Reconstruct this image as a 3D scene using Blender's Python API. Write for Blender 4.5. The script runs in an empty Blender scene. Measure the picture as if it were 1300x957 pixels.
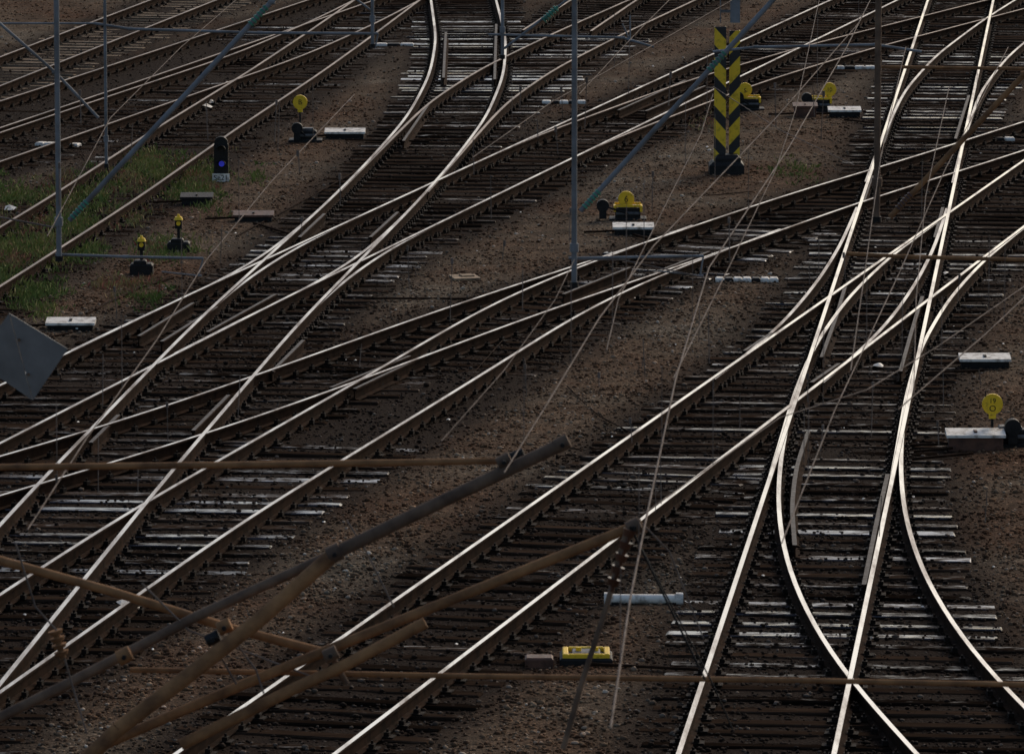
import bpy, math, random
import numpy as np
random.seed(7); rng=np.random.default_rng(7)
scene=bpy.context.scene
# ---------------------------------------------------------------- survey geometry
TH=math.radians(8.31); F=8026.0; CX,CY=650.0,478.5
RH=0.215; CAMZ=12.5+RH
ct,st=math.cos(TH),math.sin(TH)
def ray(px,py):
    a=px-CX; b=CY-py
    return (a, F*ct+b*st, -F*st+b*ct)
def G(px,py,z=0.0):
    d=ray(px,py); t=(CAMZ-z)/(-d[2]); return np.array([d[0]*t,d[1]*t,z])
def PD(px,py,D):
    d=ray(px,py); t=D/d[1]; return np.array([d[0]*t,D,CAMZ+d[2]*t])

# ---------------------------------------------------------------- materials
def newmat(name):
    m=bpy.data.materials.new(name); m.use_nodes=True
    nt=m.node_tree; nt.nodes.clear()
    out=nt.nodes.new('ShaderNodeOutputMaterial'); b=nt.nodes.new('ShaderNodeBsdfPrincipled')
    nt.links.new(b.outputs[0],out.inputs[0])
    return m,nt,b
def N(nt,t,**k):
    n=nt.nodes.new(t)
    for a,v in k.items(): setattr(n,a,v)
    return n
def inp(nt,sock,v):
    if isinstance(v,bpy.types.NodeSocket): nt.links.new(v,sock)
    else: sock.default_value=v
def pos(nt,scale=(1,1,1)):
    g=N(nt,'ShaderNodeNewGeometry'); mp=N(nt,'ShaderNodeMapping'); mp.inputs['Scale'].default_value=scale
    nt.links.new(g.outputs['Position'],mp.inputs['Vector']); return mp.outputs[0]
def noise(nt,scale,detail=4,rough=0.6,vec=None):
    n=N(nt,'ShaderNodeTexNoise'); n.inputs['Scale'].default_value=scale; n.inputs['Detail'].default_value=detail; n.inputs['Roughness'].default_value=rough
    nt.links.new(vec if vec is not None else pos(nt),n.inputs['Vector']); return n.outputs['Fac']
def ramp(nt,fac,stops):
    r=N(nt,'ShaderNodeValToRGB'); e=r.color_ramp.elements
    while len(e)>1: e.remove(e[-1])
    for i,(p,c) in enumerate(stops):
        if i==0: x=e[0]; x.position=p
        else: x=e.new(p)
        x.color=(*c,1) if len(c)==3 else c
    nt.links.new(fac,r.inputs[0]); return r.outputs[0]
def gr(v): return (v,v,v)
def mix(nt,f,a,b,mode='MIX'):
    m=N(nt,'ShaderNodeMix',data_type='RGBA',blend_type=mode)
    inp(nt,m.inputs[0],f)
    for s,v in ((m.inputs[6],a),(m.inputs[7],b)):
        if isinstance(v,tuple): s.default_value=(*v,1)
        else: nt.links.new(v,s)
    return m.outputs[2]
def math_(nt,op,a,b=0.0,c=None):
    m=N(nt,'ShaderNodeMath',operation=op); inp(nt,m.inputs[0],a); inp(nt,m.inputs[1],b)
    if c is not None: inp(nt,m.inputs[2],c)
    return m.outputs[0]
def attr(nt,name):
    a=N(nt,'ShaderNodeAttribute'); a.attribute_name=name; return a.outputs['Fac']
def bump(nt,b,h,strength=0.5,dist=0.02):
    n=N(nt,'ShaderNodeBump'); n.inputs['Strength'].default_value=strength; n.inputs['Distance'].default_value=dist
    nt.links.new(h,n.inputs['Height']); nt.links.new(n.outputs[0],b.inputs['Normal'])

def simple(name,col,rough=0.6,metal=0.0,var=0.35,nscale=9,dirt=None,bmp=0.15,spec=0.4):
    m,nt,b=newmat(name)
    n=noise(nt,nscale,5)
    d=dirt if dirt else tuple(c*0.35 for c in col)
    c=ramp(nt,n,[(0.3,d),(0.3+var,col),(0.85,tuple(min(1,x*1.15) for x in col))])
    nt.links.new(c,b.inputs['Base Color'])
    b.inputs['Metallic'].default_value=metal; b.inputs['Specular IOR Level'].default_value=spec
    r=ramp(nt,noise(nt,nscale*2.3,3),[(0.3,gr(min(1,rough+0.15))),(0.7,gr(max(0.05,rough-0.1)))])
    nt.links.new(r,b.inputs['Roughness'])
    bump(nt,b,noise(nt,nscale*6,3),bmp,0.01)
    return m

# polished running surface of the rails
def m_polish(name,col,r0,r1,dull,dcol=(0.12,0.085,0.06)):
    m,nt,b=newmat(name)
    n=noise(nt,0.9,6,0.7,pos(nt,(3,0.35,1)))
    c=ramp(nt,n,[(dull-0.14,dcol),(dull+0.12,col)])
    nt.links.new(c,b.inputs['Base Color']); b.inputs['Metallic'].default_value=0.95
    nt.links.new(ramp(nt,n,[(dull-0.12,gr(0.5)),(dull+0.1,gr(r0)),(0.8,gr(r1))]),b.inputs['Roughness'])
    return m
M_POL=m_polish('rail_head_polished',(0.76,0.69,0.60),0.22,0.14,0.42)
M_POLM=m_polish('rail_head_used',(0.56,0.51,0.46),0.28,0.18,0.48)
M_POLW=m_polish('rail_head_worn',(0.27,0.195,0.14),0.45,0.35,0.48,(0.08,0.055,0.04))
M_RUST=simple('rail_side_rust',(0.034,0.018,0.011),0.9,0.0,0.3,5,(0.010,0.0065,0.0045),spec=0.03)
M_CHAIR=simple('rail_fastening',(0.022,0.015,0.011),0.8,0.0,0.3,14,(0.007,0.005,0.004),spec=0.12)

def m_sleeper():
    m,nt,b=newmat('timber_sleeper')
    v=attr(nt,'var'); w=attr(nt,'wet')
    g=noise(nt,1.0,5,0.7,pos(nt,(1.6,26,10)))
    p=noise(nt,1.0,5,0.7,pos(nt,(3.4,9,1)))
    big=noise(nt,0.16,3,0.5)
    c1=mix(nt,v,(0.011,0.0075,0.0055),(0.048,0.031,0.021))
    c=mix(nt,1.0,c1,ramp(nt,g,[(0.3,gr(0.4)),(0.7,gr(1.5))]),'MULTIPLY')
    nt.links.new(c,b.inputs['Base Color'])
    # s : oily / wet sheen, patchy along each sleeper
    s=math_(nt,'ADD',math_(nt,'MULTIPLY',w,0.42),math_(nt,'MULTIPLY',p,0.95))
    s=math_(nt,'ADD',s,math_(nt,'MULTIPLY',g,0.32))
    s=math_(nt,'ADD',s,math_(nt,'MULTIPLY',math_(nt,'SUBTRACT',big,0.5),0.4))
    s=math_(nt,'SUBTRACT',s,0.18)
    r=ramp(nt,s,[(0.66,gr(0.95)),(0.82,gr(0.42)),(0.95,gr(0.12))])
    nt.links.new(r,b.inputs['Roughness'])
    sp=ramp(nt,s,[(0.69,gr(0.0)),(0.82,gr(0.12)),(0.93,gr(0.85))])
    nt.links.new(sp,b.inputs['Specular IOR Level'])
    b.inputs['Specular Tint'].default_value=(0.88,0.89,1.0,1)
    bump(nt,b,g,0.3,0.005)
    return m
M_SLP=m_sleeper()
M_CONC=simple('concrete_sleeper_surface',(0.22,0.16,0.105),0.9,0,0.3,3,spec=0.1)

def m_ground():
    m,nt,b=newmat('cinder_ground')
    oil=attr(nt,'oil')
    big=noise(nt,0.22,6,0.6); med=noise(nt,1.7,6,0.7); fine=noise(nt,26,4,0.7)
    vor=N(nt,'ShaderNodeTexVoronoi'); vor.inputs['Scale'].default_value=30; nt.links.new(pos(nt),vor.inputs['Vector'])
    vs=N(nt,'ShaderNodeSeparateColor'); nt.links.new(vor.outputs['Color'],vs.inputs[0])
    base=ramp(nt,big,[(0.35,(0.086,0.044,0.025)),(0.5,(0.104,0.068,0.043)),(0.65,(0.13,0.102,0.073))])
    base=mix(nt,1.0,base,ramp(nt,med,[(0.3,gr(0.36)),(0.5,gr(0.9)),(0.7,gr(1.35))]),'MULTIPLY')
    base=mix(nt,1.0,base,ramp(nt,vs.outputs[0],[(0.0,gr(0.45)),(0.6,gr(0.95)),(0.93,gr(1.3)),(1.0,gr(2.4))]),'MULTIPLY')
    of=math_(nt,'ADD',oil,math_(nt,'MULTIPLY',math_(nt,'SUBTRACT',med,0.5),1.3))
    of=ramp(nt,of,[(0.15,gr(0)),(0.85,gr(1))])
    c=mix(nt,of,base,(0.019,0.012,0.0085))
    c=mix(nt,1.0,c,ramp(nt,fine,[(0.3,gr(0.6)),(0.7,gr(1.4))]),'MULTIPLY')
    nt.links.new(c,b.inputs['Base Color']); b.inputs['Roughness'].default_value=0.95
    b.inputs['Specular IOR Level'].default_value=0.03
    h=math_(nt,'ADD',math_(nt,'MULTIPLY',vor.outputs['Distance'],-1.0),math_(nt,'MULTIPLY',fine,0.6))
    bump(nt,b,h,0.7,0.02)
    return m
M_GND=m_ground()
def m_stone():
    m,nt,b=newmat('ballast_stone')
    v=attr(nt,'var'); oil=attr(nt,'oil')
    big=noise(nt,0.22,6,0.6); med=noise(nt,1.7,6,0.7)
    ca=ramp(nt,v,[(0,(0.065,0.038,0.024)),(0.45,(0.135,0.089,0.058)),(0.8,(0.20,0.158,0.113)),(0.97,(0.35,0.30,0.24)),(1,(0.65,0.60,0.53))])
    ca=mix(nt,1.0,ca,ramp(nt,big,[(0.35,(0.88,0.60,0.42)),(0.65,(1.15,1.11,1.03))]),'MULTIPLY')
    ca=mix(nt,1.0,ca,ramp(nt,med,[(0.3,gr(0.42)),(0.6,gr(1.15))]),'MULTIPLY')
    cb=ramp(nt,v,[(0,(0.012,0.008,0.006)),(0.8,(0.036,0.023,0.016)),(1,(0.17,0.135,0.105))])
    c=mix(nt,oil,ca,cb)
    nt.links.new(c,b.inputs['Base Color']); b.inputs['Roughness'].default_value=0.9
    b.inputs['Specular IOR Level'].default_value=0.06
    return m
M_STONE=m_stone()
M_TUBE=simple('galvanised_tube',(0.22,0.235,0.25),0.65,0.0,0.35,3,(0.11,0.105,0.10))
M_RTUBE=simple('rusty_tube',(0.36,0.185,0.08),0.8,0.0,0.4,5,(0.12,0.06,0.03),spec=0.15)
M_DTUBE=simple('weathered_dark_tube',(0.21,0.14,0.093),0.8,0.0,0.4,5,(0.07,0.046,0.034),spec=0.15)
M_GREEN=simple('green_insulator',(0.06,0.25,0.16),0.35,0,0.3,8)
M_BRINS=simple('brown_insulator',(0.09,0.035,0.02),0.3,0,0.3,8)
M_WIRE=simple('overhead_copper_wire',(0.20,0.16,0.135),0.8,0.0,0.3,3,spec=0.1)
M_BLACK=simple('black_ironwork',(0.014,0.013,0.012),0.6,0.0,0.3,9,spec=0.25)
M_YEL=simple('yellow_enamel',(0.85,0.54,0.02),0.5,0,0.14,16,(0.40,0.22,0.02),0.05)
M_WHITE=simple('white_painted_metal',(0.80,0.75,0.66),0.6,0,0.22,9,(0.24,0.195,0.15),0.3)
M_GREY=simple('grey_cast_metal',(0.12,0.12,0.12),0.6,0.1,0.3,8)
M_PLATE=simple('grey_sheet_metal',(0.20,0.195,0.185),0.7,0.0,0.3,5,(0.15,0.146,0.138),spec=0.2)
M_BOARD=simple('weathered_board',(0.34,0.23,0.135),0.8,0,0.3,8)
M_BROWN=simple('brown_painted_box',(0.12,0.052,0.03),0.6,0,0.3,8)
def m_stripe(name,sgn):
    m,nt,b=newmat(name)
    g=N(nt,'ShaderNodeTexCoord'); s=N(nt,'ShaderNodeSeparateXYZ'); nt.links.new(g.outputs['Object'],s.inputs[0])
    k=math_(nt,'ADD',s.outputs[2],math_(nt,'MULTIPLY',s.outputs[0],sgn*1.1))
    k=math_(nt,'FRACT',math_(nt,'ADD',math_(nt,'DIVIDE',k,0.54),10.15))
    k=math_(nt,'GREATER_THAN',k,0.58)
    n=noise(nt,12,5)
    c=mix(nt,k,(0.88,0.57,0.02),(0.014,0.014,0.015))
    c=mix(nt,1.0,c,ramp(nt,n,[(0.3,gr(0.6)),(0.5,gr(1.0))]),'MULTIPLY')
    nt.links.new(c,b.inputs['Base Color']); b.inputs['Roughness'].default_value=0.5
    return m
M_STA=m_stripe('hazard_stripes_left',1); M_STB=m_stripe('hazard_stripes_right',-1)
def m_blue():
    m,nt,b=newmat('blue_signal_lens')
    b.inputs['Base Color'].default_value=(0.02,0.04,0.4,1); b.inputs['Roughness'].default_value=0.15
    b.inputs['Emission Color'].default_value=(0.05,0.06,0.8,1); b.inputs['Emission Strength'].default_value=0.22
    return m
M_BLUE=m_blue()
def m_grass():
    m,nt,b=newmat('weed_blades')
    v=attr(nt,'var')
    c=ramp(nt,v,[(0,(0.10,0.14,0.03)),(0.35,(0.18,0.22,0.05)),(0.6,(0.30,0.27,0.09)),(0.85,(0.31,0.19,0.10)),(1,(0.30,0.09,0.06))])
    nt.links.new(c,b.inputs['Base Color']); b.inputs['Roughness'].default_value=0.7
    b.inputs['Specular IOR Level'].default_value=0.2
    return m
M_GRASS=m_grass()

# ---------------------------------------------------------------- mesh builder
class MB:
    def __init__(s): s.v=[];s.f=[];s.m=[];s.sm=[];s.a=[];s.w=[]
    def add(s,vs,fs,mat=0,smooth=False,var=0.5,wet=0.0):
        o=len(s.v); s.v+= [tuple(map(float,p)) for p in vs]
        s.a+=[var]*len(vs); s.w+=[wet]*len(vs)
        for f in fs: s.f.append([i+o for i in f]); s.m.append(mat); s.sm.append(smooth)
    def box(s,c,size,ang=0,mat=0,var=.5,wet=0,bev=0.0,jit=0.0,tilt=0.0):
        x,y,z=[k/2 for k in size]; ca,sa=math.cos(ang),math.sin(ang)
        b=min(bev,x*.9,y*.9,z*.9)
        ring=[(-x,-y),(x,-y),(x,y),(-x,y)]
        vs=[]
        levels=[(-z,0),(z-b,0),(z,b)] if b>0 else [(-z,0),(z,0)]
        for zz,i in levels:
            for (px,py) in ring:
                qx=px-math.copysign(i,px); qy=py-math.copysign(i,py)
                qz=zz+(tilt*(1 if py>0 else -1) if zz>-z else 0)
                if jit and zz>-z: qz+=random.uniform(-jit,jit); qx+=random.uniform(-jit*3,jit*3)
                vs.append((c[0]+qx*ca-qy*sa,c[1]+qx*sa+qy*ca,c[2]+qz))
        n=len(levels); fs=[[3,2,1,0]]
        for l in range(n-1):
            for k in range(4):
                a=l*4+k; bb=l*4+(k+1)%4; fs.append([a,bb,bb+4,a+4])
        t=(n-1)*4; fs.append([t,t+1,t+2,t+3])
        s.add(vs,fs,mat,False,var,wet)
    def cyl(s,p0,p1,r0,r1=None,n=12,mat=0,caps=True,smooth=True):
        r1=r0 if r1 is None else r1
        p0=np.array(p0,float);p1=np.array(p1,float);d=p1-p0;L=np.linalg.norm(d)
        if L<1e-6:return
        d/=L; u=np.cross(d,[0,0,1.0]); 
        if np.linalg.norm(u)<1e-3:u=np.array([1.0,0,0])
        u/=np.linalg.norm(u); w=np.cross(d,u)
        vs=[]
        for p,r in ((p0,r0),(p1,r1)):
            for k in range(n):
                t=2*math.pi*k/n; vs.append(p+u*r*math.cos(t)+w*r*math.sin(t))
        s.add(vs,[[k,(k+1)%n,n+(k+1)%n,n+k] for k in range(n)],mat,smooth)
        if caps:
            s.add(vs[:n],[list(range(n))[::-1]],mat,False); s.add(vs[n:],[list(range(n))],mat,False)
    def tube(s,pts,r,mat=0,n=10):
        for a,b in zip(pts[:-1],pts[1:]): s.cyl(a,b,r,r,n,mat)
    def ins(s,p0,p1,r,mat=0,k=5):
        p0=np.array(p0);p1=np.array(p1)
        for i in range(k):
            a=p0+(p1-p0)*(i/k); b=p0+(p1-p0)*((i+.55)/k); c=p0+(p1-p0)*((i+1)/k)
            s.cyl(a,b,r,r*0.75,12,mat); s.cyl(b,c,r*.45,r*.45,10,mat)
    def build(s,name,mats,parent=None,origin=None):
        me=bpy.data.meshes.new(name); V=np.array(s.v,dtype=np.float64)
        if origin is not None: V=V-np.array(origin)
        me.from_pydata(V.tolist(),[],s.f)
        for m in mats: me.materials.append(m)
        me.polygons.foreach_set('material_index',s.m); me.polygons.foreach_set('use_smooth',s.sm)
        for nm,arr in (('var',s.a),('wet',s.w)):
            at=me.attributes.new(nm,'FLOAT','POINT'); at.data.foreach_set('value',arr)
        me.update()
        o=bpy.data.objects.new(name,me); scene.collection.objects.link(o)
        if origin is not None: o.location=origin
        if parent: o.parent=parent
        return o
def empty(name,loc=(0,0,0)):
    e=bpy.data.objects.new(name,None); e.location=loc; scene.collection.objects.link(e); e.empty_display_size=0.3; return e

# ---------------------------------------------------------------- tracks
STEP=0.4
def resample(P,passes=60):
    d=np.r_[0,np.cumsum(np.linalg.norm(np.diff(P,axis=0),axis=1))]
    n=max(4,int(d[-1]/STEP)); t=np.linspace(0,d[-1],n)
    Q=np.c_[np.interp(t,d,P[:,0]),np.interp(t,d,P[:,1])]
    for _ in range(passes):
        Q[1:-1]=Q[:-2]*.25+Q[1:-1]*.5+Q[2:]*.25
    return Q
def tang(Q):
    T=np.gradient(Q,axis=0); return T/np.linalg.norm(T,axis=1)[:,None]
def centre(side,px,e0,e1,passes=60):
    P=np.array([G(x,y,RH)[:2] for x,y in px])
    a=P[0]-P[1]; a/=np.linalg.norm(a); b=P[-1]-P[-2]; b/=np.linalg.norm(b)
    P=np.vstack([P[0]+a*e0,P,P[-1]+b*e1])
    Q=resample(P,passes); T=tang(Q); Nn=np.c_[T[:,1],-T[:,0]]   # right-hand normal
    return Q+Nn*(0.7175 if side=='L' else -0.7175)
# name,side,pts,ext0,ext1,head material,concrete,passes
TR=[
('R1','L',[(895,868),(1180,0)],12,30,0,0,5),
('C','L',[(0,670),(60,605),(130,533),(250,410),(330,337),(420,255),(470,205),(520,148),(548,95),(556,50),(549,0)],16,22,2,0,50),
('N','L',[(0,580),(130,543),(260,500),(430,440),(540,400),(640,367),(780,322),(1000,247),(1150,203),(1300,155)],10,25,2,0,60),
('D1','L',[(450,800),(1300,205)],14,40,0,0,5),
('S','L',[(0,490),(250,370),(860,90)],14,45,2,0,30),
('M','R',[(20,860),(305,660),(600,480),(740,392),(830,350),(905,322),(988,290)],14,0,2,0,50),
('X1','L',[(1170,957),(1088,868),(1040,800),(1005,725),(991,655),(992,600),(1001,540),(1018,485)],6,0,0,0,30),
('U','R',[(540,243),(595,180),(640,130),(700,88),(790,42),(880,0)],0,25,1,0,40),
('V','R',[(704,210),(765,180),(850,147),(960,105),(1100,62),(1300,10)],0,25,1,0,40),
('W','L',[(1102,230),(1118,185),(1150,115),(1190,70),(1250,25),(1290,0)],0,25,2,0,40),
('SL1','R',[(1126,620),(1137,560),(1147,500),(1165,440),(1200,380),(1245,330),(1301,285)],0,0,0,0,24),
('SL2','L',[(909,480),(950,450),(1001,405),(1042,355),(1070,310),(1091,262)],0,0,2,0,24),
('SL3','L',[(95,443),(184,400),(275,359),(340,322),(388,283),(430,245),(470,205)],0,0,2,0,24),
('SL4','R',[(350,440),(385,400),(430,358),(480,322),(538,290),(597,262)],0,0,2,0,24),
('T4','R',[(0,360),(165,255),(301,160),(400,95),(470,45),(530,0)],16,25,1,0,50),
('T3','L',[(0,168),(150,118),(300,68),(400,25),(460,-5)],16,20,1,0,50),
('T2','L',[(0,128),(130,86),(300,30),(390,0)],16,25,1,0,50),
('T1','L',[(0,72),(190,0)],16,30,1,1,5),
('T0','L',[(690,22),(760,-22)],3,20,1,1,5),
]
cen={t[0]:centre(t[1],t[2],t[3],t[4],t[7]) for t in TR}
PROF=[(-.065,0),(-.065,.010),(-.010,.025),(-.010,.125),(-.031,.135),(-.033,.155),(-.026,.165),(.026,.165),(.033,.155),(.031,.135),(.010,.125),(.010,.025),(.065,.010),(.065,0)]
def sweep(mb,Q,z0,matpol,matrust,prof=PROF,polish=True):
    T=tang(Q); Nn=np.c_[T[:,1],-T[:,0]]
    k=len(prof); vs=[]
    for q,n in zip(Q,Nn):
        for (a,b) in prof: vs.append((q[0]+n[0]*a,q[1]+n[1]*a,z0+b))
    fp=[];fr=[]
    for i in range(len(Q)-1):
        for j in range(k-1):
            f=[i*k+j,i*k+j+1,(i+1)*k+j+1,(i+1)*k+j]
            (fp if (polish and j in(6,)) else fr).append(f)
    o=len(mb.v); mb.v+=vs; mb.a+=[.5]*len(vs); mb.w+=[0]*len(vs)
    for f in fp: mb.f.append([x+o for x in f]); mb.m.append(matpol); mb.sm.append(False)
    for f in fr: mb.f.append([x+o for x in f]); mb.m.append(matrust); mb.sm.append(False)
    for e in (0,(len(Q)-1)*k):
        mb.f.append([o+e+j for j in range(k)]); mb.m.append(matrust); mb.sm.append(False)
LIM=2.1
names=[t[0] for t in TR]
def in_view(p,mx=1.35):
    return 52<p[1]<172 and abs(p[0])<(p[1]*650/F)*mx+2.0
# places where oil and water lie on the timbers (turnouts and the slip)
WETSPOT=[(G(1060,620)[:2],(3.0,9)),(G(1110,360)[:2],(3.0,9)),(G(80,690)[:2],(4,5)),(G(220,640)[:2],(4,4)),(G(600,110)[:2],(3,10)),(G(1000,770)[:2],(2.5,3)),(G(1180,780)[:2],(2.5,4)),(G(830,330)[:2],(3,6)),(G(600,60)[:2],(2.5,9)),(G(1190,120)[:2],(3,12)),(G(340,330)[:2],(2,6)),(G(420,690)[:2],(1.,2))]
def wetat(p):
    return max(math.exp(-(((p[0]-c[0])/s[0])**2+((p[1]-c[1])/s[1])**2)) for c,s in WETSPOT)
for ti,t in enumerate(TR):
    nm=t[0]; Q=cen[nm]; T=tang(Q); Nn=np.c_[T[:,1],-T[:,0]]
    par=empty('railway_track')
    zt=0.05-0.0012*ti
    mb=MB()
    sel=Q[::2] if (len(Q)-1)%2==0 else np.vstack([Q[::2],Q[-1:]])
    Tt=tang(sel); Ns=np.c_[Tt[:,1],-Tt[:,0]]
    for sgn in(-1,1): sweep(mb,sel+Ns*sgn*0.7525,zt,0,1)
    mb.build('rails',[[M_POL,M_POLW,M_POLM][t[5]],M_RUST],par)
    # sleepers
    d=np.r_[0,np.cumsum(np.linalg.norm(np.diff(Q,axis=0),axis=1))]
    sb=MB(); fb=MB()
    ph=random.random()*0.6
    for s in np.arange(ph,d[-1],0.6):
        p=np.array([np.interp(s,d,Q[:,0]),np.interp(s,d,Q[:,1])])
        if not in_view(p,1.5): continue
        i=min(len(T)-1,int(s/STEP)); tt=T[i]; nn=Nn[i]
        skip=False
        for en in names[:ti]:
            E=cen[en]
            r=E-p
            if (np.abs(r@nn)[np.abs(r@tt)<0.35]<LIM).any(): skip=True;break
        if not skip:
            lo,hi=-1.3,1.3
            for ln in names[ti+1:]:
                E=cen[ln]; r=E-p; v=np.abs(r@tt); u=(r@nn)[v<0.35]
                u=u[np.abs(u)<LIM]
                if len(u): lo=min(lo,u.min()-1.3); hi=max(hi,u.max()+1.3)
            lo+=random.uniform(-.12,.10); hi+=random.uniform(-.10,.12)
            c=p+nn*(lo+hi)/2+tt*random.uniform(-.04,.04)
            ang=math.atan2(nn[1],nn[0])+random.uniform(-.022,.022)
            zz=zt-0.001-random.uniform(0,.012)
            wet=random.random()**1.6*.6+wetat(p)*random.uniform(.15,1.0)
            sb.box((c[0],c[1],zz-0.09),(hi-lo,random.uniform(.20,.26),.18),ang,0,random.random(),min(1,wet),0.015,0.004,random.uniform(-.007,.004))
        ang=math.atan2(nn[1],nn[0])
        if p[1]<150:
            for sg in(-1,1):
                q=p+nn*sg*0.7525
                if not skip: fb.box((q[0],q[1],zt+0.007),(.34,.15,.014),ang,0)
                for s2 in(-1,1):
                    q2=q+nn*s2*0.095
                    fb.box((q2[0],q2[1],zt+0.03),(.055,.09,.05),ang,0)
                    fb.cyl((q2[0],q2[1],zt+0.03),(q2[0],q2[1],zt+0.085),.013,.013,6,0,smooth=False)
    if sb.v: sb.build('sleepers',[M_CONC if t[6] else M_SLP],par)
    if fb.v: fb.build('rail_fastenings',[M_CHAIR],par)

# check rails, wing rails and point blades
cr=MB()
CHK=[[(1026,546),(1011,590),(1005,640),(1009,690)],[(1127,600),(1113,660),(1097,740)],[(1043,452),(1062,400),(1073,362)],
[(1143,470),(1160,410),(1171,375)],[(945,444),(980,421)],[(1030,484),(1065,460)],[(785,139),(870,101)],[(820,140),(895,108)],
[(176,425),(245,383)],[(205,432),(275,388)],[(263,420),(350,372)],[(512,178),(545,130)],[(563,98),(566,40)],[(628,100),(630,30)],
[(380,300),(412,270)],[(470,300),(505,268)],[(345,470),(385,430)],[(245,545),(290,500)],[(115,560),(150,525)],
[(715,372),(800,338)],[(830,345),(900,318)],[(420,490),(520,450)],[(450,492),(545,447)],[(1122,180),(1140,125)],[(1213,175),(1230,120)],[(1187,300),(1197,262)],[(1096,255),(1107,222)]]
for pts in CHK:
    P=np.array([G(x,y,RH)[:2] for x,y in pts]); Qc=resample(P,6)
    sweep(cr,Qc,0.040-random.uniform(.001,.006),0,1)
M_CHK=simple('check_rail_top',(0.055,0.042,0.035),0.6,0.0,0.3,6,(0.02,0.015,0.012),spec=0.25)
chk=cr.build('check_rails',[M_CHK,M_RUST])
# point rodding and cable runs on the ground
rd=MB()
def run(pts,r,z=.06,m=0):
    P=np.array([G(x,y,z)[:2] for x,y in pts]); Qc=resample(P,3)
    rd.tube([(q[0],q[1],z+random.uniform(-.006,.006)) for q in Qc[::3]],r,m,6)
for pts,r in (([(460,379),(560,377),(650,380)],.018),([(110,398),(175,365),(220,352)],.02),([(322,283),(350,292),(378,300)],.02),([(438,178),(500,182),(545,180)],.018),
  ([(300,300),(420,236),(500,190)],.012),([(804,298),(850,312),(900,318)],.018),([(1072,152),(1110,158),(1150,160)],.018),([(1235,575),(1190,580),(1135,585)],.02),([(1235,566),(1190,571),(1135,575)],.016),
  ([(1250,470),(1210,472),(1150,474)],.018),([(640,430),(560,520),(480,560)],.008),([(720,490),(760,530),(800,548)],.009),([(744,842),(820,846),(900,850)],.018),([(90,422),(60,430),(20,436)],.016),([(880,250),(930,240),(990,243)],.009)):
    run(pts,r)
rd.build('point_rodding',[M_RUST])

# ---------------------------------------------------------------- ground
allpts=np.vstack([c[::2] for c in cen.values()])
def oilat(XY):
    out=np.empty(len(XY))
    for i in range(0,len(XY),3000):
        d=np.sqrt(((XY[i:i+3000,None,:]-allpts[None])**2).sum(2)).min(1); out[i:i+3000]=d
    return np.clip((1.95-out)/0.8,0,1)
def und(x,y): return 0.012*np.sin(x*1.3+np.sin(y*.7))*np.cos(y*.9)+0.006*np.sin(x*3.1+1)*np.sin(y*2.3)
xs=np.arange(-20,20.01,0.4); ys=np.arange(48,172.01,0.4)
X,Y=np.meshgrid(xs,ys); XY=np.c_[X.ravel(),Y.ravel()]
oil=oilat(XY)
Z=0.040*(1-oil)+0.018*oil+und(XY[:,0],XY[:,1])+rng.normal(0,.005,len(XY))
nx,ny=len(xs),len(ys)
me=bpy.data.meshes.new('ground'); 
idx=np.arange(nx*ny).reshape(ny,nx)
faces=np.stack([idx[:-1,:-1],idx[:-1,1:],idx[1:,1:],idx[1:,:-1]],-1).reshape(-1,4)
me.from_pydata(np.c_[XY,Z].tolist(),[],faces.tolist())
at=me.attributes.new('oil','FLOAT','POINT'); at.data.foreach_set('value',oil)
me.materials.append(M_GND)
me.polygons.foreach_set('use_smooth',[True]*len(me.polygons))
og=bpy.data.objects.new('ground',me); scene.collection.objects.link(og)
fg=MB(); fg.add([(-3000,-3000,-.06),(3000,-3000,-.06),(3000,3000,-.06),(-3000,3000,-.06)],[[0,1,2,3]]); 
far=fg.build('surrounding_ground',[M_GND])

# ballast stones : one mesh
ph=(1+5**.5)/2
ico=np.array([(-1,ph,0),(1,ph,0),(-1,-ph,0),(1,-ph,0),(0,-1,ph),(0,1,ph),(0,-1,-ph),(0,1,-ph),(ph,0,-1),(ph,0,1),(-ph,0,-1),(-ph,0,1)],float)
ico/=np.linalg.norm(ico[0])
icf=np.array([(0,11,5),(0,5,1),(0,1,7),(0,7,10),(0,10,11),(1,5,9),(5,11,4),(11,10,2),(10,7,6),(7,1,8),(3,9,4),(3,4,2),(3,2,6),(3,6,8),(3,8,9),(4,9,5),(2,4,11),(6,2,10),(8,6,7),(9,8,1)])
pts=[]
for (y0,y1,den) in ((56,76,190),(76,100,125),(100,125,60),(125,150,25)):
    w=y1*650/F*1.2+.5
    n=int((y1-y0)*2*w*den)
    pts.append(np.c_[rng.uniform(-w,w,n),rng.uniform(y0,y1,n)])
P=np.vstack(pts)
o2=oilat(P)
keep=rng.random(len(P))>o2*0.35
P=P[keep];o2=o2[keep]; n=len(P)
r=rng.gamma(2.6,0.0045,n)+0.007; r=np.minimum(r,0.04)
sc=np.stack([r*rng.uniform(.8,1.3,n),r*rng.uniform(.8,1.3,n),r*rng.uniform(.5,.9,n)],1)
a=rng.uniform(0,6.28,n)
V=ico[None]*sc[:,None,:]*rng.uniform(.75,1.2,(n,12,1))
ca,sa=np.cos(a)[:,None],np.sin(a)[:,None]
VX=V[:,:,0]*ca-V[:,:,1]*sa+P[:,0:1]; VY=V[:,:,0]*sa+V[:,:,1]*ca+P[:,1:2]
zb=(0.040*(1-o2)+0.018*o2)+und(P[:,0],P[:,1])+np.where(rng.random(n)<.25,.022,0)*o2
VZ=V[:,:,2]+zb[:,None]+r[:,None]*.15
VV=np.stack([VX,VY,VZ],-1).reshape(-1,3)
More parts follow.
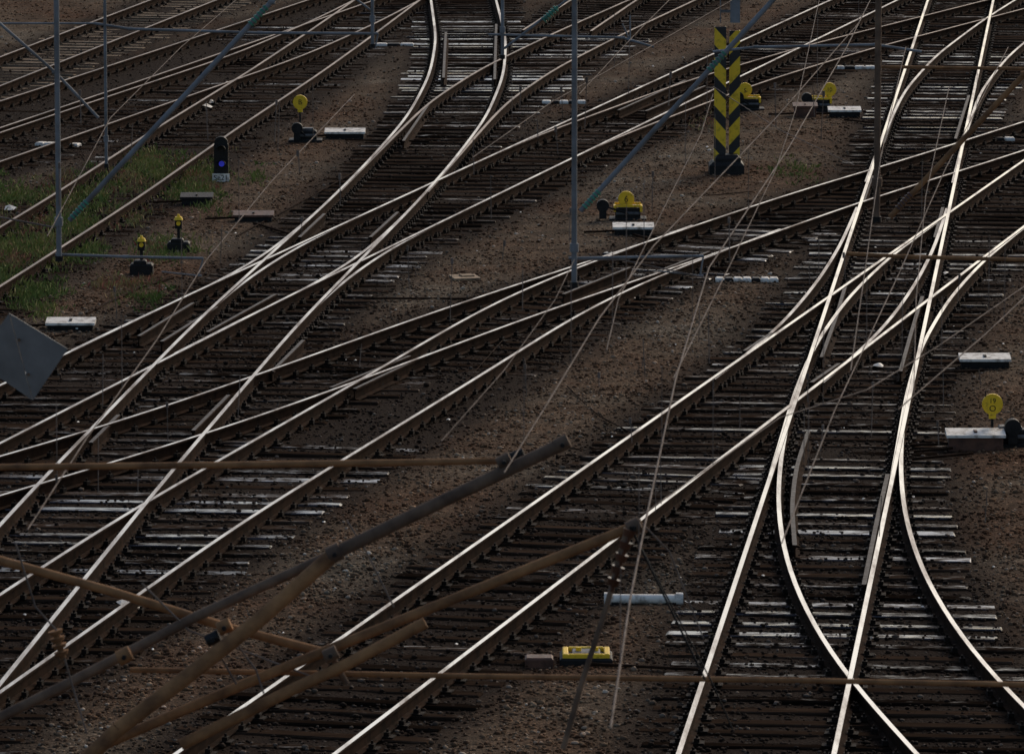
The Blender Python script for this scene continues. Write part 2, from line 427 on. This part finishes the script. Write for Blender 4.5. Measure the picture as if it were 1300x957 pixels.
FF=(icf[None]+(np.arange(n)*12)[:,None,None]).reshape(-1)
me=bpy.data.meshes.new('ballast_gravel')
me.vertices.add(len(VV)); me.vertices.foreach_set('co',VV.ravel())
nf=n*20; me.loops.add(nf*3); me.loops.foreach_set('vertex_index',FF.astype(np.int32))
me.polygons.add(nf); me.polygons.foreach_set('loop_start',np.arange(0,nf*3,3,dtype=np.int32))
try: me.polygons.foreach_set('loop_total',np.full(nf,3,dtype=np.int32))
except Exception: pass
me.update(calc_edges=True)
vv=np.repeat(rng.random(n),12); at=me.attributes.new('var','FLOAT','POINT'); at.data.foreach_set('value',vv)
at=me.attributes.new('oil','FLOAT','POINT'); at.data.foreach_set('value',np.repeat(o2,12))
me.materials.append(M_STONE)
ob=bpy.data.objects.new('ballast_gravel',me); scene.collection.objects.link(ob)
print('stones',n)

# weeds : low tufts in irregular colonies
gb=MB()
REG=[((-20,115),(240,330),28),((60,200),(205,262),15),((-10,70),(320,400),12),((130,200),(360,385),4),((980,1040),(218,232),2),((150,250),(235,330),9),((200,275),(205,250),12),((250,330),(225,290),3),((880,905),(140,220),1)]
for (xa,xb),(ya,yb),cols in REG:
    for _ in range(cols):
        cx,cy=random.uniform(xa,xb),random.uniform(ya,yb); hb=random.random()**1.1
        for _ in range(random.randint(6,34)):
            c=G(cx+random.gauss(0,13),cy+random.gauss(0,8)); R=random.uniform(.03,.16); hue=min(1,max(0,hb+random.gauss(0,.12)))
            hs=random.uniform(.5,1.3)
            for k in range(random.randint(6,17)):
                x=c[0]+random.gauss(0,R); y=c[1]+random.gauss(0,R*1.4); h=random.uniform(.04,.13)*hs; an=random.uniform(0,6.28); w=random.uniform(.005,.012)
                lx,ly=random.gauss(0,.05),random.gauss(0,.05)
                dx,dy=math.cos(an)*w,math.sin(an)*w
                gb.add([(x-dx,y-dy,0),(x+dx,y+dy,0),(x+lx*.4+dx*.7,y+ly*.4+dy*.7,h*.6+.03),(x+lx,y+ly,h+.03)],[[0,1,2],[0,2,3]],0,False,min(1,max(0,hue*.8+random.gauss(.08,.12))))
gb.build('weeds',[M_GRASS])

# ---------------------------------------------------------------- text helper
def text(s,loc,size,mat,parent,rx=90):
    c=bpy.data.curves.new('lettering','FONT'); c.body=s; c.size=size; c.align_x='CENTER'; c.align_y='CENTER'; c.extrude=0.001; c.space_line=.8
    o=bpy.data.objects.new('lettering',c); c.materials.append(mat); scene.collection.objects.link(o)
    o.rotation_euler=(math.radians(rx),0,0); o.parent=parent; o.location=loc
    return o
def add_disc(mb,p,r,my,mk):
    p=np.array(p); n=28
    mb.cyl(p+[0,.035,0],p+[0,-.02,0],r*1.0,r*1.0,n,mk)
    mb.cyl(p+[0,-.02,0],p+[0,-.028,0],r*.95,r*.93,n,my)

# switch stands
def lid_box(mb,c,L,mat_lid,H=.20,W=.30,mat_b=1,lh=.07):
    mb.box((c[0],c[1],H/2),(L,W,H),0,mat_b,bev=.015)
    # sloping cover that falls towards the front, with a folded front lip
    x0,x1=c[0]-L/2-.03,c[0]+L/2+.03; yf,yb=c[1]-W/2-.04,c[1]+W/2+.03
    f0,f1,b1=H-.005,H+.03,H+lh
    vs=[(x0,yf,f0),(x1,yf,f0),(x1,yf,f1),(x0,yf,f1),(x0,yb,f0),(x1,yb,f0),(x1,yb,b1),(x0,yb,b1)]
    mb.add(vs,[[0,1,2,3],[3,2,6,7],[1,5,6,2],[4,0,3,7],[5,4,7,6],[4,5,1,0]],mat_lid)
    mb.box((c[0],c[1],H+lh*.72),(L*.06,W*.5,.03),0,mat_b)
    for sx in(-.4,.4): mb.cyl((c[0]+L*sx,c[1]-W*.5,H*.35),(c[0]+L*sx,c[1]-W*.5-.05,H*.35),.02,.02,8,mat_b)
MATS=[M_YEL,M_BLACK,M_WHITE,M_GREY,M_RUST,M_BROWN]
def switch_stand(px,py,disc,txt,weightdx,yellowbar=False):
    base=G(px,py); x,y=base[0],base[1]
    mb=MB()
    mb.box((x,y,.05),(.62,.42,.06),0,1,bev=.01)
    mb.box((x,y,.16),(.42,.26,.18),0,1,bev=.03)
    if yellowbar:
        for sx in(-.22,.22): mb.box((x+sx,y-.01,.24),(.04,.30,.10),0,0,bev=.005)
        mb.box((x,y-.135,.285),(.44,.03,.035),0,0); mb.box((x,y+.13,.30),(.44,.03,.035),0,0)
    mb.box((x,y-.005,.265),(.30,.2,.05),0,3,bev=.015)
    mb.cyl((x-.2,y-.14,.16),(x+.2,y-.14,.16),.03,.03,10,3)
    wx=x+weightdx
    mb.cyl((x,y-.16,.16),(wx,y-.18,.30),.018,.018,8,1)
    mb.cyl((wx,y-.25,.30),(wx,y-.11,.30),.105,.105,18,1)
    mb.box((wx,y-.18,.18),(.12,.12,.2),0,1,bev=.03)
    rr=ray(disc[0],disc[1])
    dz=CAMZ+rr[2]*(y/rr[1]); dx=rr[0]*(y/rr[1])
    mb.cyl((dx,y,.1),(dx,y,dz-.1),.022,.016,8,1)
    mb.box((dx,y,dz-.15),(.09,.07,.07),0,0,bev=.01)
    add_disc(mb,(dx,y,dz),.135,0,0)
    mb.cyl((dx-.09,y,dz+.09),(dx-.09,y,dz+.17),.008,.008,6,1)
    o=mb.build('switch_stand',MATS,origin=(x,y,0))
    for k,(s,ox,oz,sz) in enumerate(txt): text(s,(dx-x+ox,-.030,dz+oz),sz,M_BLACK,o)
    return o
switch_stand(388,182,(381,130),[('B',0,0,.13)],-.15)
switch_stand(797,282,(795,253),[('6',0,0,.14)],-.42,True)
switch_stand(950,142,(946,114),[('S',0,-.02,.12)],-.2,True)
switch_stand(1040,143,(1053,114),[('10',0,0,.11)],-.25,True)
switch_stand(1282,568,(1260,513),[('19',0,.045,.09),('O',0,-.055,.11)],.02)
def point_box(px,py,L,lid=2,H=.20,body=1):
    c=G(px,py); mb=MB(); lid_box(mb,c,L,lid,H,mat_b=body)
    mb.cyl((c[0]-L*.5,c[1],.09),(c[0]-L*.5-.5,c[1],.07),.018,.018,8,4)
    mb.build('point_machine',MATS,origin=(c[0],c[1],0))
point_box(438,178,.70,2,.14); point_box(804,300,.62,2,.14); point_box(1072,150,.58,2,.14); point_box(1238,572,.70,2,.20,5)
point_box(1250,468,.66,2,.13); point_box(90,420,.66,2,.11); point_box(322,283,.62,5,.12,1); point_box(1022,150,.42,5,.22,5)
point_box(250,262,.5,1,.15)
mb=MB(); c=G(744,842)
mb.box((c[0],c[1],.05),(.56,.50,.10),0,1,bev=.02)
for sx in(-.22,.22): mb.box((c[0]+sx,c[1],.11),(.06,.44,.07),0,0,bev=.01)
for sy in(-.2,.2): mb.box((c[0],c[1]+sy,.115),(.38,.05,.06),0,0,bev=.01)
mb.box((c[0],c[1],.11),(.30,.26,.06),0,3,bev=.01)
mb.cyl((c[0]-.08,c[1],.14),(c[0]-.08,c[1],.18),.03,.03,10,0); mb.cyl((c[0]+.1,c[1],.14),(c[0]+.1,c[1],.18),.03,.03,10,0)
mb.box((c[0]-.5,c[1]-.2,.06),(.30,.25,.12),0,5,bev=.02)
mb.build('track_junction_box',MATS,origin=(c[0],c[1],0))

def point_lamp(px,py,hpx):
    c=G(px,py); mb=MB(); h=hpx/ (F/math.hypot(c[1],CAMZ))
    mb.box((c[0],c[1],.1),(.36,.28,.2),0,1,bev=.03); mb.box((c[0]-.02,c[1]-.02,.22),(.2,.2,.06),0,1,bev=.02)
    mb.cyl((c[0],c[1],.2),(c[0],c[1],h-.12),.025,.025,8,1)
    mb.box((c[0],c[1],h-.12),(.11,.11,.14),0,1,bev=.01)
    mb.cyl((c[0],c[1]-.06,h-.1),(c[0],c[1]-.085,h-.1),.035,.035,12,0)
    mb.cyl((c[0],c[1],h-.05),(c[0],c[1],h),.075,.055,12,0); mb.cyl((c[0],c[1],h),(c[0],c[1],h+.04),.03,.02,8,0)
    mb.build('point_lamp',MATS,origin=(c[0],c[1],0))
point_lamp(180,350,48); point_lamp(227,322,47)

# dwarf signal Se21
c=G(281,232); mb=MB()
mb.box((c[0],c[1],.06),(.3,.25,.12),0,3,bev=.02); mb.cyl((c[0],c[1]+.05,.1),(c[0],c[1]+.05,.3),.03,.03,8,1)
mb.box((c[0],c[1],.42),(.25,.12,.56),0,1,bev=.02)
mb.cyl((c[0],c[1]-.05,.70),(c[0],c[1]+.05,.70),.12,.12,16,1)
for zz,mm in((.60,1),(.34,4)):
    mb.cyl((c[0]+.01,c[1]-.06,zz),(c[0]+.01,c[1]-.072,zz),.05,.05,16,mm if mm==1 else 6)
    for q in range(9):
        a0=math.pi*(q/9.); a1=math.pi*((q+1)/9.)
        f=lambda a,yy:(c[0]+.01+.075*math.cos(a),c[1]-yy,zz+.075*math.sin(a))
        mb.add([f(a0,.05),f(a1,.05),f(a1,.19),f(a0,.19)],[[0,1,2,3]],1)
mb.box((c[0],c[1]-.14,.10),(.30,.015,.15),0,2)
o=mb.build('dwarf_signal',MATS+[M_BLUE],origin=(c[0],c[1],0))
text('Se21',(0,-.152,.10),.13,M_BLACK,o)

def fouling(px,py,wpx,seq,ang=0):
    c=G(px,py); L=wpx*math.hypot(c[1],CAMZ)/F; mb=MB(); n=len(seq)
    for i,s in enumerate(seq):
        u=(i+.5)/n-.5
        mb.box((c[0]+u*L*math.cos(ang),c[1]+u*L*math.sin(ang),.055),(L/n-.004,.22,.06),ang,2 if s=='w' else 1,bev=.02)
    mb.build('fouling_point_marker',MATS,origin=(c[0],c[1],0))
fouling(716,133,56,'wkwkw'); fouling(948,359,80,'wkwwkww'); fouling(74,187,58,'wwkww',-.3); fouling(1085,89,52,'wkww'); fouling(500,60,50,'wkw'); fouling(1268,180,40,'wkw')
c=G(817,770); mb=MB(); mb.cyl((c[0]-.42,c[1],.09),(c[0]+.42,c[1]-.02,.09),.055,.055,14,2); mb.cyl((c[0]-.44,c[1],.09),(c[0]-.36,c[1],.09),.075,.075,14,2)
mb.cyl((c[0]+.36,c[1]-.02,.09),(c[0]+.44,c[1]-.02,.09),.075,.075,14,2)
for s in(-.3,.3): mb.box((c[0]+s,c[1],.03),(.12,.2,.06),0,1)
mb.build('white_pipe_marker',MATS,origin=(c[0],c[1],0))
mb=MB(); c=G(590,356); mb.box((c[0],c[1],.05),(.42,.5,.03),.2,0,bev=.005); mb.box((c[0]+.03,c[1]+.04,.075),(.2,.2,.02),.3,0); mb.build('wooden_board',[M_BOARD])
mb=MB()
LT=[(262,140,.16),(268,134,.12),(165,778,.13),(155,772,.08),(12,270,.16),(1200,352,.08),(585,505,.07),(1115,470,.1)]
for _ in range(60): LT.append((random.uniform(20,1280),random.uniform(60,840),random.uniform(.015,.035)))
for (px,py,w) in LT:
    c=G(px,py); pr=[]
    for q in range(7):
        a=q/7*6.28; pr.append((c[0]+math.cos(a)*w*random.uniform(.5,1),c[1]+math.sin(a)*w*random.uniform(.8,2),.05+random.uniform(0,w*.4)))
    pr.append((c[0],c[1],.055+w*.5)); mb.add(pr,[[q,(q+1)%7,7] for q in range(7)],0)
mb.build('litter',[M_WHITE])

# ---------------------------------------------------------------- striped mast
c=G(922,222); x,y=c[0],c[1]
mast=empty('catenary_mast',(x,y,0))
def bx(name,items,mats):
    m=MB()
    for it in items: m.box(it[0],it[1],0,it[2] if len(it)>2 else 0,bev=.006)
    return m.build(name,mats,mast)
fo=MB(); fo.box((0,0,.12),(.62,.62,.26),0,0,bev=.06); fo.box((.02,0,.3),(.46,.46,.14),0,0,bev=.06); fo.build('foundation',[M_BLACK],mast)
H=2.42
bx('left_channel',[((-.115,0,.3+H/2-.08),(.205,.02,H-.0)),((-.21,.08,.3+H/2-.08),(.015,.16,H)),((-.02,.08,.3+H/2-.08),(.015,.16,H))],[M_STA])
bx('right_channel',[((.145,0.1,.3+H/2-.12),(.19,.02,H-.08)),((.23,.18,.3+H/2-.12),(.015,.16,H-.08)),((.06,.18,.3+H/2-.12),(.015,.16,H-.08))],[M_STB])
bx('mast_shaft',[((.15,.12,5.9),(.165,.012,6.4)),((.23,.2,5.9),(.012,.16,6.4)),((.07,.2,5.9),(.012,.16,6.4)),((-.11,.2,5.9),(.012,.16,6.4))]+[((.02,.2,2.9+.45*i),(.26,.01,.05)) for i in range(13)],[M_TUBE])

# ---------------------------------------------------------------- portals, drop posts and registration arms
def lattice_beam(mb,D,z,x0,x1,h=.6,mat=0):
    for dy in(-.2,.2):
        for dz in(0,h): mb.cyl((x0,D+dy,z+dz),(x1,D+dy,z+dz),.04,.04,8,mat)
        n=int((x1-x0)/.7)
        for i in range(n):
            a=x0+(x1-x0)*i/n; b=x0+(x1-x0)*(i+1)/n
            mb.cyl((a,D+dy,z+(0 if i%2 else h)),(b,D+dy,z+(h if i%2 else 0)),.02,.02,6,mat)
def lattice_mast(mb,x,D,h,mat=0,w=.35):
    for sx in(-1,1):
        for sy in(-1,1): mb.box((x+sx*w/2,D+sy*w/2,h/2),(.07,.07,h),0,mat)
    for i in range(int(h/.5)):
        s=1 if i%2 else -1
        for sy in(-1,1): mb.cyl((x-s*w/2,D+sy*w/2,i*.5),(x+s*w/2,D+sy*w/2,i*.5+.5),.018,.018,6,mat)
    mb.box((x,D,.15),(.8,.8,.34),0,mat)
TM=[M_TUBE,M_RTUBE,M_DTUBE,M_GREEN,M_BRINS,M_WIRE,M_BLACK]
def frame(name,D,beamz,x0,x1,drops,tubes,ins=()):
    p=empty(name,(0,0,0)); mb=MB()
    if beamz:
        lattice_beam(mb,D,beamz,x0,x1); lattice_mast(mb,x0,D,beamz+.6); lattice_mast(mb,x1,D,beamz+.6)
        mb.build('lattice_beam',TM,p); mb=MB()
    for (px,py,r,m) in drops:
        b=PD(px,py,D); mb.cyl(b,(b[0],D,beamz),r,r,12,m); mb.cyl(b,b-[0,0,.05],r*1.5,r*1.5,10,6)
        mb.cyl((b[0],D,b[2]+.28),(b[0],D,b[2]+.36),r*1.6,r*1.6,10,m)
    if drops: mb.build('drop_posts',TM,p); mb=MB()
    for t in tubes:
        pts=[PD(a,b,D+ (t[3] if len(t)>3 else 0)) for a,b in t[0]]
        mb.tube(pts,t[1],t[2],12)
        for q in pts[1:-1]: mb.cyl(q-[.03,0,0],q+[.03,0,0],t[1]*1.3,t[1]*1.3,10,t[2])
    for (a,b,r,m) in ins:
        mb.ins(PD(*a,D-.05),PD(*b,D-.05),r,m,6)
    mb.build('registration_tubes',TM,p)
    return p
frame('catenary_portal',58,8.3,-13,13,
 [(75,325,.025,0),(729,358,.026,0),(1113,275,.03,2)],
 [([(88,280),(345,2),(380,-40)],.024,0,-.05),([(737,268),(1000,-20)],.024,0,-.05),([(1130,276),(1300,95),(1350,40)],.026,1,-.05),
  ([(70,323),(160,326),(258,328)],.013,0,.04),([(722,328),(893,325)],.014,0,.04),([(893,325),(889,350),(835,344)],.008,0,.04),
  ([(1075,322),(1150,326),(1340,331)],.018,1,.04),([(-40,-5),(70,92),(125,150)],.014,0,.05),([(-20,272),(75,290)],.008,5,.0),
  ([(729,330),(790,330),(893,352)],.006,5,.0),([(258,328),(252,350),(205,345)],.007,0,.04)],
 [((92,276),(112,254),.034,3),((742,263),(762,241),.034,3),((1140,265),(1158,245),.036,4),((900,89),(922,65),.034,3),((318,31),(340,7),.034,3)])
frame('catenary_portal',80,7.5,-14,14,
 [(135,208,.02,0),(473,56,.022,0),(638,70,.022,0)],
 [([(120,30),(165,37),(330,42),(480,43)],.018,0),([(620,44),(790,48),(830,60)],.016,0),([(905,66),(960,60),(1112,57),(1170,66)],.018,0),
  ([(1112,85),(1350,88)],.02,1),([(640,62),(720,0)],.016,0),([(473,15),(440,-10)],.014,0),([(480,43),(476,62)],.01,0),([(790,30),(800,52),(800,20)],.01,0),([(-20,30),(120,30)],.012,0),([(800,18),(798,120)],.004,5)],
 [((690,26),(708,9),.05,3)])
# foreground cantilever group
fgm=empty('catenary_cantilever',(0,0,0)); mb=MB(); D=40.0
lattice_mast(mb,-5.2,D,9.2,2); lattice_mast(mb,6.4,D,9.2,2)
mb.build('lattice_masts',TM,fgm); mb=MB()
def TB(pts,r,m,dy=0,dy2=None):
    n=len(pts); w=[]
    for i,(a,b) in enumerate(pts):
        d=dy if dy2 is None else dy+(dy2-dy)*i/(n-1)
        w.append(PD(a,b,D+d))
    mb.tube(w,r,m,16); return w
TB([(-390,600),(0,593),(300,590),(640,585)],.022,1,.3)
TB([(715,563),(570,632),(425,702)],.043,2,0)
TB([(425,702),(325,790),(225,868),(150,925),(60,1010)],.050,1,0,-.3)
TB([(425,702),(250,782),(85,868),(-40,930)],.034,2,.12)
TB([(-390,610),(0,711),(140,750),(285,795),(420,830)],.030,1,.25)
TB([(815,664),(620,742),(440,815),(310,868),(120,950)],.034,1,.1)
TB([(540,790),(440,843),(375,873),(230,945)],.038,1,-.05)
TB([(165,850),(600,858),(1000,863),(1900,880)],.018,1,.3)
TB([(420,830),(440,868)],.02,2,.1)
TB([(795,675),(770,770),(738,868),(715,950)],.018,2,-.05)
TB([(800,668),(895,862)],.007,6,-.05); TB([(800,668),(905,868),(930,925)],.005,6,-.02)
TB([(640,585),(665,575)],.035,6,.2); 
for (px,py,r,m) in((805,668,.05,2),(425,702,.058,2),(285,795,.045,1),(270,810,.04,6),(158,832,.05,1),(640,585,.042,2),(714,563,.048,2),(420,830,.045,2)):
    q=PD(px,py,D); mb.cyl(q-[.04,0,.02],q+[.04,0,.02],r,r,14,m); mb.cyl(q+[0,-.05,.0],q+[0,-.08,0],.016,.016,6,6)
mb.ins(PD(800,672,D-.05),PD(775,750,D-.05),.045,4,5)
mb.ins(PD(70,800,D),PD(80,835,D),.05,1,4)
TB([(20,690),(45,770),(72,800)],.006,5,0); TB([(72,800),(95,880),(110,930)],.006,5,0)
TB([(288,800),(325,850),(335,880)],.006,5,0);TB([(270,815),(300,868)],.006,5,0);TB([(440,660),(465,700),(500,770)],.005,5,0)
TB([(180,740),(240,800),(400,860)],.006,5,.1)
TB([(815,664),(850,700),(893,810)],.005,5,.1)
mb.build('cantilever_tubes',TM,fgm)

# back of a diamond sign on bracket
sg=MB(); D2=46.0
A=PD(12,398,D2);B=PD(86,443,D2);C_=PD(42,508,D2);E=PD(-34,462,D2)
off=np.array([0,.10,0])
sg.add([A,B,C_,A+[0,.02,0],B+[0,.02,0],C_+[0,.02,0]],[[0,2,1],[3,4,5],[0,1,4,3],[1,2,5,4],[2,0,3,5]],0)
A2=A-[.004,0,0];C2=C_-[.004,0,0];E2=E+off*1.5
sg.add([A2,C2,E2,A2+[0,.02,0],C2+[0,.02,0],E2+[0,.02,0]],[[0,2,1],[3,4,5],[0,1,4,3],[1,2,5,4],[2,0,3,5]],0)
q=(A+C_)/2
for f in(.3,.7):
    g=A+(C_-A)*f; sg.cyl(g+[.02,-.012,0],g+[.02,-.03,0],.012,.012,8,1)
sg.cyl((E[0]-.1,D2+.2,0),(E[0]-.1,D2+.2,E[2]+.6),.04,.04,10,1)
sg.cyl((E[0]-.1,D2+.2,q[2]),(q[0],D2+.04,q[2]),.02,.02,8,1)
sg.build('diamond_sign',[M_PLATE,M_DTUBE])

# ---------------------------------------------------------------- wires
def HP(px,py,h):
    return G(px,py,h)
wb=MB()
W=[([(775,925),(800,760),(822,650),(858,480),(900,340),(1000,190),(1075,60),(1105,0)],6.0,.007),
   ([(690,520),(760,405),(830,312),(985,150),(1090,30)],6.9,.005),([(640,600),(690,520)],6.4,.005),
   ([(35,672),(110,556),(200,430),(262,330),(345,230),(450,120)],6.0,.005),
   ([(992,690),(1060,520),(1140,350),(1200,215),(1280,60)],5.9,.005),
   ([(1140,520),(1250,425),(1300,378),(1350,330)],6.2,.005),
   ([(820,650),(990,530),(1100,495),(1190,440),(1320,350)],6.4,.004),
   ([(770,445),(785,380),(850,250),(890,170),(905,120)],6.6,.004),
   ([(600,200),(700,130),(860,40),(930,0)],6.5,.004),
   ([(735,120),(810,40),(850,0)],6.8,.004),([(60,300),(140,150),(230,60),(300,0)],6.4,.004),
   ([(1160,500),(1163,380),(1175,250),(1205,110)],6.3,.004),
   ([(855,480),(930,330),(985,215),(1010,140),(1040,0)],6.7,.004),([(1080,470),(1100,330),(1118,200),(1150,60)],6.5,.004),
   ([(905,110),(990,165),(1085,210)],6.2,.004),([(560,560),(640,470),(705,380),(729,330)],6.5,.003)]
for pts,h,r in W:
    P3=[HP(a,b,h) for a,b in pts]; wb.tube(P3,r,0,6)
wb.build('overhead_contact_wires',[M_WIRE])
db=MB()
for _ in range(60):
    px=random.uniform(60,1260); py=random.uniform(90,640); D3=random.uniform(50,62)
    a=PD(px,py,D3); L=random.uniform(.12,.5)
    db.cyl(a,a-[random.uniform(-.02,.02),0,L],.004,.004,5,0); 
    if random.random()<.5: db.cyl(a,a-[0,0,.05],.012,.012,6,0)
for pts,h,r in W[:9]:
    for (a,b) in zip(pts[:-1],pts[1:]):
        m=HP((a[0]+b[0])/2,(a[1]+b[1])/2,h); db.cyl(m,m+[0,0,.55],.003,.003,5,0)
db.build('catenary_droppers',[M_WIRE])

# ---------------------------------------------------------------- sky, sun, camera
w=bpy.data.worlds.new('World'); scene.world=w; w.use_nodes=True; nt=w.node_tree
bg=nt.nodes['Background']; sky=nt.nodes.new('ShaderNodeTexSky'); sky.sky_type='NISHITA'; sky.sun_disc=False
EL,AZ=math.radians(32),math.radians(30)
sky.sun_elevation=EL; sky.sun_rotation=AZ; sky.dust_density=2.6; sky.air_density=1.0; sky.ozone_density=1.2
nt.links.new(sky.outputs[0],bg.inputs[0]); bg.inputs[1].default_value=0.112
L=bpy.data.lights.new('sun','SUN'); L.energy=1.25; L.angle=math.radians(20); L.color=(1,.85,.67)
lo=bpy.data.objects.new('sun',L); scene.collection.objects.link(lo)
from mathutils import Vector
dv=Vector((math.sin(AZ)*math.cos(EL),math.cos(AZ)*math.cos(EL),math.sin(EL)))
lo.rotation_euler=dv.to_track_quat('Z','Y').to_euler()
cam=bpy.data.cameras.new('camera'); co=bpy.data.objects.new('camera',cam); scene.collection.objects.link(co)
co.location=(0,0,CAMZ); co.rotation_euler=(math.radians(90)-TH,0,0)
cam.sensor_width=36; cam.lens=36*F/1300; cam.clip_end=8000; cam.clip_start=.5
cam.dof.use_dof=True; cam.dof.focus_distance=88; cam.dof.aperture_fstop=10
scene.camera=co
scene.view_settings.view_transform='Standard'; scene.view_settings.look='None'; scene.view_settings.exposure=0
